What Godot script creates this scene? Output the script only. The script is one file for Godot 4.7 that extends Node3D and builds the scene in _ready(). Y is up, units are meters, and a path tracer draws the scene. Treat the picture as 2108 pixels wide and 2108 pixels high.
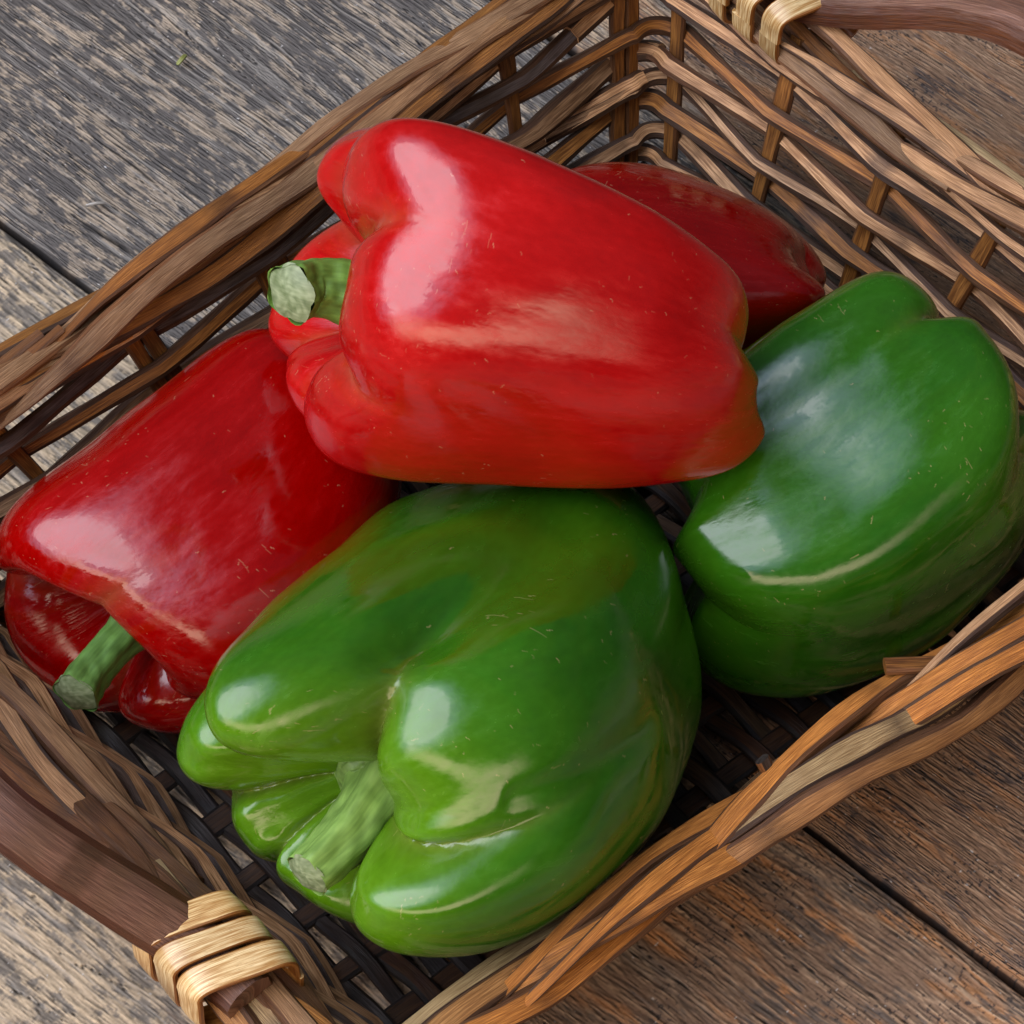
extends Node3D

# Bell peppers in a wicker basket on weathered boards. Metres, y up, +z towards the viewer.
const RIM_Y := 0.062
const BASE_Y := 0.007
const SUN_FROM := Vector3(-0.60, 0.79, 0.13)

var rng := RandomNumberGenerator.new()
var noise := FastNoiseLite.new()      # fractal, for shapes
var smooth_noise := FastNoiseLite.new()  # single octave, for wander
var names := {}
var wicker: StandardMaterial3D
var cane: StandardMaterial3D
var bentwood: StandardMaterial3D
var wall_low: Array[Vector3] = []
var wall_high: Array[Vector3] = []
const PER_SIDE := 60


func _ready() -> void:
	rng.seed = 20240611
	noise.seed = 11
	noise.frequency = 1.0
	noise.fractal_type = FastNoiseLite.FRACTAL_FBM
	noise.fractal_octaves = 4
	smooth_noise.seed = 5
	smooth_noise.frequency = 1.0
	smooth_noise.fractal_type = FastNoiseLite.FRACTAL_NONE

	# ---- camera, sky, sun, exposure
	var cam := Camera3D.new()
	cam.name = "camera"
	cam.fov = 12.5
	cam.near = 0.05
	cam.far = 60.0
	add_child(cam)
	cam.look_at_from_position(Vector3(0, 0.9100481, 0.52991926), Vector3(0, RIM_Y, 0))
	cam.current = true
	var env := Environment.new()
	env.tonemap_mode = Environment.TONE_MAPPER_LINEAR
	env.tonemap_exposure = 1.65
	env.background_mode = Environment.BG_SKY
	env.background_energy_multiplier = 1.0
	var sky := Sky.new()
	var pano := PanoramaSkyMaterial.new()
	pano.panorama = ImageTexture.create_from_image(sky_image())
	sky.sky_material = pano
	env.sky = sky
	env.sdfgi_enabled = true
	env.ssao_enabled = true
	env.ssil_enabled = true
	var we := WorldEnvironment.new()
	we.name = "environment"
	we.environment = env
	add_child(we)
	var sun := DirectionalLight3D.new()
	sun.name = "sun"
	sun.light_color = Color(1.0, 0.97, 0.95)
	sun.light_energy = 0.5
	sun.light_angular_distance = 56.0
	sun.shadow_enabled = true
	add_child(sun)
	sun.look_at_from_position(SUN_FROM, Vector3.ZERO)

	make_materials()
	build_table()
	build_basket()
	build_peppers()
	build_crumbs()


# ------------------------------------------------------------------ naming
func numbered(called: String) -> String:
	var n: int = names.get(called, 0)
	names[called] = n + 1
	return called if n == 0 else "%s_%03d" % [called, n]


func thing(called: String, label: String, category: String, at: Vector3, group := "") -> Node3D:
	var o := Node3D.new()
	o.name = numbered(called)
	o.position = at
	add_child(o, true)
	o.set_meta("label", label)
	o.set_meta("category", category)
	if group:
		o.set_meta("group", group)
	return o


func part(called: String, mesh: Mesh, mat: Material, parent: Node3D) -> MeshInstance3D:
	# vertices are in world axes; the thing sits at parent.position
	var o := MeshInstance3D.new()
	o.name = called
	o.mesh = mesh
	o.material_override = mat
	parent.add_child(o, true)
	return o


# ------------------------------------------------------------------ sky
func sky_image() -> Image:
	# thin haze: a wide bright veil round the sun, a warm glow added low in front for highlights, dull elsewhere
	var w := 512
	var h := 256
	var im := Image.create(w, h, false, Image.FORMAT_RGBF)
	var fn := FastNoiseLite.new()
	fn.seed = 3
	fn.frequency = 1.5
	fn.fractal_octaves = 4
	var s := SUN_FROM.normalized()
	for y in h:
		var el := (0.5 - (y + 0.5) / h) * PI
		for x in w:
			var az := (x + 0.5) / w * TAU
			var d := Vector3(sin(az) * cos(el), sin(el), -cos(az) * cos(el))
			var up := clampf(d.y, 0.0, 1.0)
			var ang := acos(clampf(d.dot(s), -1.0, 1.0))
			var c := Color(0.022, 0.024, 0.028).lerp(Color(0.055, 0.065, 0.08), smoothstep(0.0, 0.9, up))
			var veil := exp(-pow(ang / 0.64, 8.0))
			c += Color(1.30, 1.58, 2.15) * veil
			var flat := Vector2(d.x, d.z).normalized().dot(Vector2(-0.10, 0.995))
			var glow := exp(-pow((el - 0.43) / 0.14, 4.0)) * smoothstep(0.45, 0.92, flat)
			c += Color(3.2, 2.35, 1.65) * glow
			var q := d / (0.35 + up)
			c *= 1.0 + fn.get_noise_3d(q.x, q.y, q.z) * 0.5
			if d.y < 0:
				c = Color(0.10, 0.09, 0.08)
			im.set_pixel(x, y, c)
	return im


# ------------------------------------------------------------------ materials
func grain_image(w: int, h: int, seed_: int, lo: Color, hi: Color, streak: float, spots: float) -> Image:
	# fibres run along v
	var f := FastNoiseLite.new()
	f.seed = seed_
	f.frequency = 1.0
	f.fractal_octaves = 3
	var im := Image.create(w, h, false, Image.FORMAT_RGB8)
	for y in h:
		var b := float(y) / h
		for x in w:
			var a := float(x) / w
			# wrap by walking on a torus in u, blending in v
			var k := smoothstep(0.85, 1.0, b)
			var n1 := lerpf(f.get_noise_3d(cos(a * TAU) * streak, sin(a * TAU) * streak, b * 5.0), f.get_noise_3d(cos(a * TAU) * streak, sin(a * TAU) * streak, (b - 1.0) * 5.0), k)
			var n2 := lerpf(f.get_noise_3d(cos(a * TAU) * streak * 0.25 + 40.0, sin(a * TAU) * streak * 0.25, b * 7.0), f.get_noise_3d(cos(a * TAU) * streak * 0.25 + 40.0, sin(a * TAU) * streak * 0.25, (b - 1.0) * 7.0), k)
			var t := clampf(0.55 + n1 * 0.9 + n2 * 0.7, 0.0, 1.0)
			var c := lo.lerp(hi, t)
			if spots > 0.0:
				var n3 := f.get_noise_2d(x * 0.09 + 300.0, y * 0.05)
				c = c.lerp(lo * 0.45, smoothstep(0.42, 0.6, n3) * spots)
			im.set_pixel(x, y, c)
	im.generate_mipmaps()
	return im


func make_materials() -> void:
	var g := grain_image(256, 512, 21, Color(0.62, 0.56, 0.50), Color(1.0, 0.99, 0.97), 11.0, 0.0)
	wicker = StandardMaterial3D.new()
	wicker.resource_name = "wicker"
	wicker.vertex_color_use_as_albedo = true
	wicker.albedo_texture = ImageTexture.create_from_image(g)
	wicker.roughness = 0.55
	wicker.metallic_specular = 0.4
	wicker.heightmap_enabled = true
	wicker.heightmap_texture = wicker.albedo_texture
	wicker.heightmap_scale = 0.02
	var g2 := grain_image(256, 512, 33, Color(0.72, 0.60, 0.44), Color(1.0, 1.0, 0.98), 4.0, 0.25)
	cane = StandardMaterial3D.new()
	cane.resource_name = "cane"
	cane.vertex_color_use_as_albedo = true
	cane.albedo_texture = ImageTexture.create_from_image(g2)
	cane.roughness = 0.32
	cane.metallic_specular = 0.5
	var g3 := grain_image(256, 512, 47, Color(0.66, 0.60, 0.58), Color(1.0, 0.98, 0.96), 14.0, 0.0)
	bentwood = StandardMaterial3D.new()
	bentwood.resource_name = "bentwood"
	bentwood.vertex_color_use_as_albedo = true
	bentwood.albedo_texture = ImageTexture.create_from_image(g3)
	bentwood.roughness = 0.4
	bentwood.metallic_specular = 0.4
	bentwood.heightmap_enabled = true
	bentwood.heightmap_texture = bentwood.albedo_texture
	bentwood.heightmap_scale = 0.02


# ------------------------------------------------------------------ the boards
const GRAIN_ANGLE := 41.15   # degrees, direction of the boards in the ground plane

func board_images(kind: int) -> Array:
	# 1 px is 0.25 mm across and 0.3 mm along; x runs along the grain
	var w := 1500
	var h := 540
	var f := FastNoiseLite.new()
	f.seed = 100 + kind * 17
	f.frequency = 1.0
	f.fractal_octaves = 4
	var f1 := FastNoiseLite.new()
	f1.seed = 200 + kind * 31
	f1.frequency = 1.0
	f1.fractal_octaves = 2
	var col := PackedByteArray()
	col.resize(w * h * 3)
	var hei := PackedByteArray()
	hei.resize(w * h)
	for y in h:
		var v := y * 0.025     # cm across
		for x in w:
			var u := x * 0.03  # cm along
			var wob := f1.get_noise_2d(u * 0.05, v * 0.2) * 0.5
			var vv := v + wob
			var long := f.get_noise_2d(u * 0.10, vv * 9.0)
			var fib := f.get_noise_2d(u * 0.45, vv * 15.0 + 30.0)
			var fine := f1.get_noise_2d(u * 1.6, vv * 34.0 + 50.0)
			var patch := f.get_noise_2d(u * 0.22 + 70.0, vv * 0.9)
			var blot := f.get_noise_2d(u * 1.5 + 20.0, vv * 3.3 + 90.0)
			var grit := f1.get_noise_2d(u * 9.0, vv * 12.0 + 400.0)
			var band := f1.get_noise_2d(u * 0.04 + 9.0, vv * 0.8 + 33.0)
			var brown := 0.0
			if kind == 0:
				brown = smoothstep(21.0, 28.0, u + patch * 6.0)
			elif kind == 1:
				brown = smoothstep(21.0, 31.0, u + band * 6.0 + long * 3.0) * 0.85
			else:
				brown = smoothstep(10.0, 15.0, u + patch * 6.0)
			# greyed wood: a dark weathered film worn through to bare tan
			var m := patch * 0.9 + blot * 1.15 + fib * 0.34 + long * 0.30 + grit * 0.22
			var thr := 0.12 if kind == 0 else -0.16
			var bare := smoothstep(thr - 0.22, thr + 0.38, m)
			var dark := Vector3(0.080, 0.070, 0.063) if kind == 0 else Vector3(0.145, 0.122, 0.098)
			var tan := Vector3(0.285, 0.222, 0.160) if kind == 0 else Vector3(0.40, 0.305, 0.20)
			var grey := dark.lerp(tan, bare * (0.75 + long * 0.6))
			grey *= 1.0 + fine * 0.30 + fib * 0.36 + grit * 0.16
			var silver := smoothstep(0.15, 0.45, f.get_noise_2d(u * 0.2 + 300.0, vv * 5.0))
			grey = grey.lerp(Vector3(0.28, 0.25, 0.215), silver * 0.45)
			# bare brown wood with rusty streaks and black mould specks
			var rust := smoothstep(-0.05, 0.45, f.get_noise_2d(u * 0.25 + 500.0, vv * 1.6))
			var bw := Vector3(0.145, 0.086, 0.052).lerp(Vector3(0.30, 0.125, 0.040), rust * (0.9 if kind == 1 else 0.4))
			bw = bw.lerp(Vector3(0.24, 0.155, 0.095), smoothstep(0.08, 0.6, fib * 0.8 + long * 0.5 + fine * 0.3))
			bw = bw.lerp(Vector3(0.035, 0.03, 0.03), smoothstep(0.10, 0.5, -fib * 0.7 + blot * 0.5 + patch * 0.6) * 0.8)
			bw *= 1.40 + fine * 0.45 + grit * 0.22
			var c := grey.lerp(bw, brown)
			var mould := smoothstep(0.38, 0.50, f1.get_noise_2d(u * 7.0, v * 7.0 + 11.0)) * smoothstep(-0.1, 0.3, f1.get_noise_2d(u * 0.4 + 7.0, v * 0.5)) * brown
			c = c.lerp(Vector3(0.022, 0.02, 0.022), mould * 0.9)
			# long fine checks
			var cr := absf(f1.get_noise_2d(u * 0.10 + 800.0, vv * 2.3))
			var crack := (1.0 - smoothstep(0.0, 0.022, cr)) * smoothstep(0.05, 0.3, f1.get_noise_2d(u * 0.18 + 40.0, vv * 1.3 + 70.0))
			c = c.lerp(Vector3(0.02, 0.017, 0.015), crack * 0.85)
			# pale crumbs
			var crumb := smoothstep(0.70, 0.78, f1.get_noise_2d(u * 5.0 + 900.0, v * 5.0))
			c = c.lerp(Vector3(0.5, 0.47, 0.44), crumb * 0.8)
			var e := (y * w + x)
			col[e * 3] = int(clampf(sqrt_srgb(c.x), 0.0, 1.0) * 255.0)
			col[e * 3 + 1] = int(clampf(sqrt_srgb(c.y), 0.0, 1.0) * 255.0)
			col[e * 3 + 2] = int(clampf(sqrt_srgb(c.z), 0.0, 1.0) * 255.0)
			hei[e] = int(clampf(0.5 + fib * 0.30 + long * 0.2 + fine * 0.2 + bare * 0.08 - crack * 0.5, 0.0, 1.0) * 255.0)
	return [Image.create_from_data(w, h, false, Image.FORMAT_RGB8, col), Image.create_from_data(w, h, false, Image.FORMAT_L8, hei)]


func sqrt_srgb(c: float) -> float:
	c = maxf(c, 0.0)
	return 1.055 * pow(c, 1.0 / 2.4) - 0.055 if c > 0.0031308 else c * 12.92


func build_table() -> void:
	var t := thing("wooden_tabletop", "weathered grey and brown plank tabletop under the basket", "table", Vector3.ZERO)
	var a := deg_to_rad(GRAIN_ANGLE)
	var along := Vector3(cos(a), 0, sin(a))
	var across := Vector3(-sin(a), 0, cos(a))
	var seam0 := across.dot(Vector3(-0.1223, 0, -0.1212))
	var step := 0.1289
	# offsets of the seams across the grain; the middle board is kind 0
	var mats := []
	for kind in 3:
		var im := board_images(kind)
		var m := StandardMaterial3D.new()
		m.resource_name = "board"
		m.vertex_color_use_as_albedo = true
		m.albedo_texture = ImageTexture.create_from_image(im[0])
		m.heightmap_enabled = true
		m.heightmap_texture = ImageTexture.create_from_image(im[1])
		m.heightmap_scale = 0.10
		m.roughness = 0.72
		m.metallic_specular = 0.3
		mats.append(m)
	for k in range(-4, 5):
		var o0: float = seam0 + (k - 1) * step
		var o1 := o0 + step
		if k == 1:
			o1 += 0.07   # the board nearest the viewer is wider
		elif k > 1:
			o0 += 0.07
			o1 += 0.07
		var kind := 0
		if k == 0:
			kind = 0
		elif k == 1:
			kind = 1
		elif k == -1:
			kind = 2
		else:
			kind = absi(k) % 3
		var gap := 0.0007
		var near := absi(k) <= 1
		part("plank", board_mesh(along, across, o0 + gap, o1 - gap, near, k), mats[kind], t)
	var light_block := BoxMesh.new()  # unseen slab added under the boards to stop light through the gaps
	light_block.size = Vector3(1.7, 0.03, 1.1)
	var bm := StandardMaterial3D.new()
	bm.resource_name = "light_block"
	bm.albedo_color = Color(0.16, 0.14, 0.12)
	bm.roughness = 0.9
	var bo := part("light_block", light_block, bm, t)
	bo.position = Vector3(0, -0.0375, 0)
	bo.rotation.y = -a


func board_mesh(along: Vector3, across: Vector3, o0: float, o1: float, near: bool, k: int) -> ArrayMesh:
	var l0 := -0.225
	var l1 := 0.225
	var nl := 150
	var na := 44
	if not near:
		nl = 40
		na = 14
	var reach := 0.9
	# along coordinates: dense in the middle, stretched beyond it
	var us: Array[float] = [-reach]
	for i in nl + 1:
		us.append(lerpf(l0 - 0.03, l1 + 0.03, float(i) / nl))
	us.append(reach)
	var st := SurfaceTool.new()
	st.begin(Mesh.PRIMITIVE_TRIANGLES)
	var vs: Array[Vector2] = [Vector2(0.0, -0.022), Vector2(0.0, -0.0022)]
	for j in na + 1:
		vs.append(Vector2(float(j) / na, 0.0))
	vs.append(Vector2(1.0, -0.0022))
	vs.append(Vector2(1.0, -0.022))
	var tilt := rng.randf_range(-0.0006, 0.0006)
	var bow := rng.randf_range(0.0, 0.0008)
	for i in us.size():
		for j in vs.size():
			var q := vs[j].x
			var drop := vs[j].y
			var ins := 0.0
			if j >= 2 and j <= vs.size() - 3:
				if j == 2:
					ins = 0.0007
				elif j == vs.size() - 3:
					ins = -0.0007
			var o := lerpf(o0, o1, q) + ins + noise.get_noise_2d(us[i] * 30.0, q * 2.0 + k * 9.0) * 0.0005
			var y := drop
			if drop == 0.0:
				y = -0.0014 + noise.get_noise_2d(us[i] * 8.0 + k * 20.0, q * 14.0) * 0.0009 + tilt * (q - 0.5) - bow * (q - 0.5) * (q - 0.5) * 4.0
				y = minf(y, -0.0002)
			var p := along * us[i] + across * o
			p.y = y
			var soiled_shaded := j < 2 or j > vs.size() - 3
			st.set_color(Color(0.10, 0.085, 0.075) if soiled_shaded else Color.WHITE)  # joint dirt plus the shade of the gap, painted on the board sides
			st.set_uv(Vector2((us[i] - l0) / 0.45, q * 0.96 + 0.02))
			st.add_vertex(p)
	var nv := vs.size()
	for i in us.size() - 1:
		for j in nv - 1:
			var e := i * nv + j
			for q in [e, e + nv, e + 1, e + 1, e + nv, e + nv + 1]:
				st.add_index(q)
	st.generate_normals()
	return orient_up(st.commit())


func orient_up(m: ArrayMesh) -> ArrayMesh:
	# turn every triangle over if the sheet came out facing down
	var arr := m.surface_get_arrays(0)
	var n: PackedVector3Array = arr[Mesh.ARRAY_NORMAL]
	var s := 0.0
	for q in n:
		s += q.y
	if s >= 0.0:
		return m
	var idx: PackedInt32Array = arr[Mesh.ARRAY_INDEX]
	for i in range(0, idx.size(), 3):
		var t := idx[i]
		idx[i] = idx[i + 1]
		idx[i + 1] = t
	for i in n.size():
		n[i] = -n[i]
	arr[Mesh.ARRAY_INDEX] = idx
	arr[Mesh.ARRAY_NORMAL] = n
	var out := ArrayMesh.new()
	out.add_surface_from_arrays(Mesh.PRIMITIVE_TRIANGLES, arr)
	return out


# ------------------------------------------------------------------ strips
# A strip of wicker: a chamfered flat section swept along pts, its broad face towards ups.
func strip(pts: PackedVector3Array, ups: PackedVector3Array, width: float, thick: float, top: Color, side: Color, taper := Vector2(1, 1), rough := 0.12, arch := 0.0) -> ArrayMesh:
	var n := pts.size()
	var seed_ := rng.randf() * 500.0
	var uv0 := Vector2(rng.randf(), rng.randf())
	var sec: Array[Vector2] = []
	var c := thick * 0.28
	var hw := width * 0.5
	var ht := thick * 0.5
	if arch > 0.0:
		sec = [Vector2(-hw, -ht), Vector2(-hw, ht - c), Vector2(-hw + c, ht), Vector2(-hw * 0.45, ht + arch * 0.8), Vector2(0, ht + arch), Vector2(hw * 0.45, ht + arch * 0.8), Vector2(hw - c, ht), Vector2(hw, ht - c), Vector2(hw, -ht)]
	else:
		sec = [Vector2(-hw + c, -ht), Vector2(-hw, -ht + c), Vector2(-hw, ht - c), Vector2(-hw + c, ht), Vector2(hw - c, ht), Vector2(hw, ht - c), Vector2(hw, -ht + c), Vector2(hw - c, -ht)]
	var m := sec.size()
	var tops: Array[bool] = []
	for k in m:
		tops.append(sec[k].y >= ht * 0.99 and sec[(k + 1) % m].y >= ht * 0.99)
	var verts := PackedVector3Array()
	var norms := PackedVector3Array()
	var uvs := PackedVector2Array()
	var cols := PackedColorArray()
	var idx := PackedInt32Array()
	var run := 0.0
	var first: Array[Vector3] = []
	var last: Array[Vector3] = []
	var t0 := Vector3.ZERO
	var t1 := Vector3.ZERO
	for i in n:
		var tan := (pts[mini(i + 1, n - 1)] - pts[maxi(i - 1, 0)]).normalized()
		var up := (ups[i] - tan * ups[i].dot(tan)).normalized()
		var sd := tan.cross(up).normalized()
		if i > 0:
			run += pts[i].distance_to(pts[i - 1])
		var q := float(i) / (n - 1)
		var w := 1.0 + smooth_noise.get_noise_2d(run * 40.0, seed_) * rough * 1.6
		w *= lerpf(taper.x, 1.0, smoothstep(0.0, 0.12, q)) * lerpf(taper.y, 1.0, smoothstep(0.0, 0.12, 1.0 - q))
		var th := 1.0 + smooth_noise.get_noise_2d(run * 50.0, seed_ + 90.0) * rough * 1.4
		var roll := smooth_noise.get_noise_2d(run * 22.0, seed_ + 200.0) * rough * 2.2
		var up2 := up * cos(roll) + sd * sin(roll)
		var sd2 := tan.cross(up2).normalized()
		var tone := 1.0 + smooth_noise.get_noise_2d(run * 26.0, seed_ + 300.0) * 0.22
		var ct := top * tone
		var cs := side * tone
		var knot := smoothstep(0.55, 0.8, smooth_noise.get_noise_2d(run * 60.0, seed_ + 400.0))
		ct = ct.lerp(side * 0.5, knot * 0.6)
		var ring: Array[Vector3] = []
		for k in m:
			ring.append(pts[i] + sd2 * sec[k].x * w + up2 * sec[k].y * th)
		if i == 0:
			first = ring
			t0 = tan
		if i == n - 1:
			last = ring
			t1 = tan
		for k in m:
			var k2 := (k + 1) % m
			var e: Vector2 = sec[k2] - sec[k]
			var nn := (sd2 * -e.y + up2 * e.x).normalized()
			var cc := ct if tops[k] else cs
			for z in 2:
				verts.append(ring[k2 if z else k])
				norms.append(nn)
				uvs.append(Vector2(uv0.x + (k + z * 0.9) * clampf(width / 0.022, 0.12, 0.5), uv0.y + run / 0.06))
				cols.append(Color(cc.r, cc.g, cc.b, 1.0))
	var stride := m * 2
	for i in n - 1:
		for k in m:
			var a := i * stride + k * 2
			var b := a + stride
			for z in [a, a + 1, b, a + 1, b + 1, b]:
				idx.append(z)
	# end caps
	for s in 2:
		var ring: Array[Vector3] = first if s == 0 else last
		var nn := -t0 if s == 0 else t1
		var base := verts.size()
		for k in m:
			verts.append(ring[k])
			norms.append(nn)
			uvs.append(uv0 + Vector2(k * 0.05, 0.02 * k))
			var cc := top * 0.9
			cols.append(Color(cc.r, cc.g, cc.b, 1.0))
		for k in range(1, m - 1):
			if s == 0:
				for z in [base, base + k + 1, base + k]:
					idx.append(z)
			else:
				for z in [base, base + k, base + k + 1]:
					idx.append(z)
	return mesh_of(verts, norms, uvs, cols, idx)


func mesh_of(verts: PackedVector3Array, norms: PackedVector3Array, uvs: PackedVector2Array, cols: PackedColorArray, idx: PackedInt32Array) -> ArrayMesh:
	# make the winding agree with the normals (clockwise seen from outside)
	var agree := 0
	for i in range(0, idx.size(), 3):
		var a := verts[idx[i]]
		var g := (verts[idx[i + 1]] - a).cross(verts[idx[i + 2]] - a)
		agree += 1 if g.dot(norms[idx[i]]) < 0.0 else -1
	if agree < 0:
		for i in range(0, idx.size(), 3):
			var t := idx[i]
			idx[i] = idx[i + 1]
			idx[i + 1] = t
	var arr := []
	arr.resize(Mesh.ARRAY_MAX)
	arr[Mesh.ARRAY_VERTEX] = verts
	arr[Mesh.ARRAY_NORMAL] = norms
	arr[Mesh.ARRAY_TEX_UV] = uvs
	if cols.size():
		arr[Mesh.ARRAY_COLOR] = cols
	arr[Mesh.ARRAY_INDEX] = idx
	var m := ArrayMesh.new()
	m.add_surface_from_arrays(Mesh.PRIMITIVE_TRIANGLES, arr)
	return m


func spline(ctrl: Array, count: int) -> PackedVector3Array:
	var out := PackedVector3Array()
	var n := ctrl.size()
	for i in count:
		var t := float(i) / (count - 1) * (n - 1)
		var k := mini(int(t), n - 2)
		var f := t - k
		var p0: Vector3 = ctrl[maxi(k - 1, 0)]
		var p1: Vector3 = ctrl[k]
		var p2: Vector3 = ctrl[k + 1]
		var p3: Vector3 = ctrl[mini(k + 2, n - 1)]
		out.append(p1.cubic_interpolate(p2, p0, p3, f))
	return out


func same(v: Vector3, n: int) -> PackedVector3Array:
	var out := PackedVector3Array()
	out.resize(n)
	out.fill(v)
	return out


# ------------------------------------------------------------------ the basket
func ring_of(corners: Array[Vector3], radius: float) -> Array[Vector3]:
	# 4 * PER_SIDE points; index i * PER_SIDE is the middle of corner i
	var out: Array[Vector3] = []
	var arc := 7
	for i in 4:
		var c := corners[i]
		var nx := corners[(i + 1) % 4]
		var pv := corners[(i + 3) % 4]
		var nn := corners[(i + 2) % 4]
		var a := c + (nx - c).normalized() * radius
		var b := nx + (c - nx).normalized() * radius
		# second half of the arc at corner i
		for k in arc:
			var t := 0.5 + 0.5 * k / arc
			var p0 := c + (pv - c).normalized() * radius
			out.append(p0.lerp(c, t).lerp(c.lerp(a, t), t))
		var straight := PER_SIDE - 2 * arc
		for k in straight:
			out.append(a.lerp(b, float(k) / straight))
		for k in arc:
			var t := 0.5 * k / arc
			var p2 := nx + (nn - nx).normalized() * radius
			out.append(b.lerp(nx, t).lerp(nx.lerp(p2, t), t))
	return out


func ring_at(ring: Array[Vector3], s: float) -> Vector3:
	var n := ring.size()
	var x := fposmod(s, 4.0) * PER_SIDE
	var i := int(x)
	return ring[i % n].lerp(ring[(i + 1) % n], x - i)


func wall(s: float, t: float) -> Vector3:
	return ring_at(wall_low, s).lerp(ring_at(wall_high, s), t)


func wall_out(s: float, t: float) -> Vector3:
	var along := wall(s + 0.03, t) - wall(s - 0.03, t)
	var upw := wall(s, 1.0) - wall(s, 0.0)
	var n := along.cross(upw).normalized()
	var c := (wall(0, 0.5) + wall(1, 0.5) + wall(2, 0.5) + wall(3, 0.5)) * 0.25
	return n if n.dot(wall(s, t) - c) > 0.0 else -n


func tint(c: Color, amount := 0.16) -> Color:
	var f := 1.0 + rng.randf_range(-amount, amount)
	var h := rng.randf_range(-0.05, 0.05)
	return Color(c.r * f * (1.0 + h), c.g * f, c.b * f * (1.0 - h * 1.5))


const TAN := Color(0.37, 0.215, 0.112)
const HONEY := Color(0.45, 0.185, 0.043)
const BROWN := Color(0.20, 0.085, 0.03)
const BARK := Color(0.055, 0.04, 0.035)
const PALE := Color(0.58, 0.42, 0.22)

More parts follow.
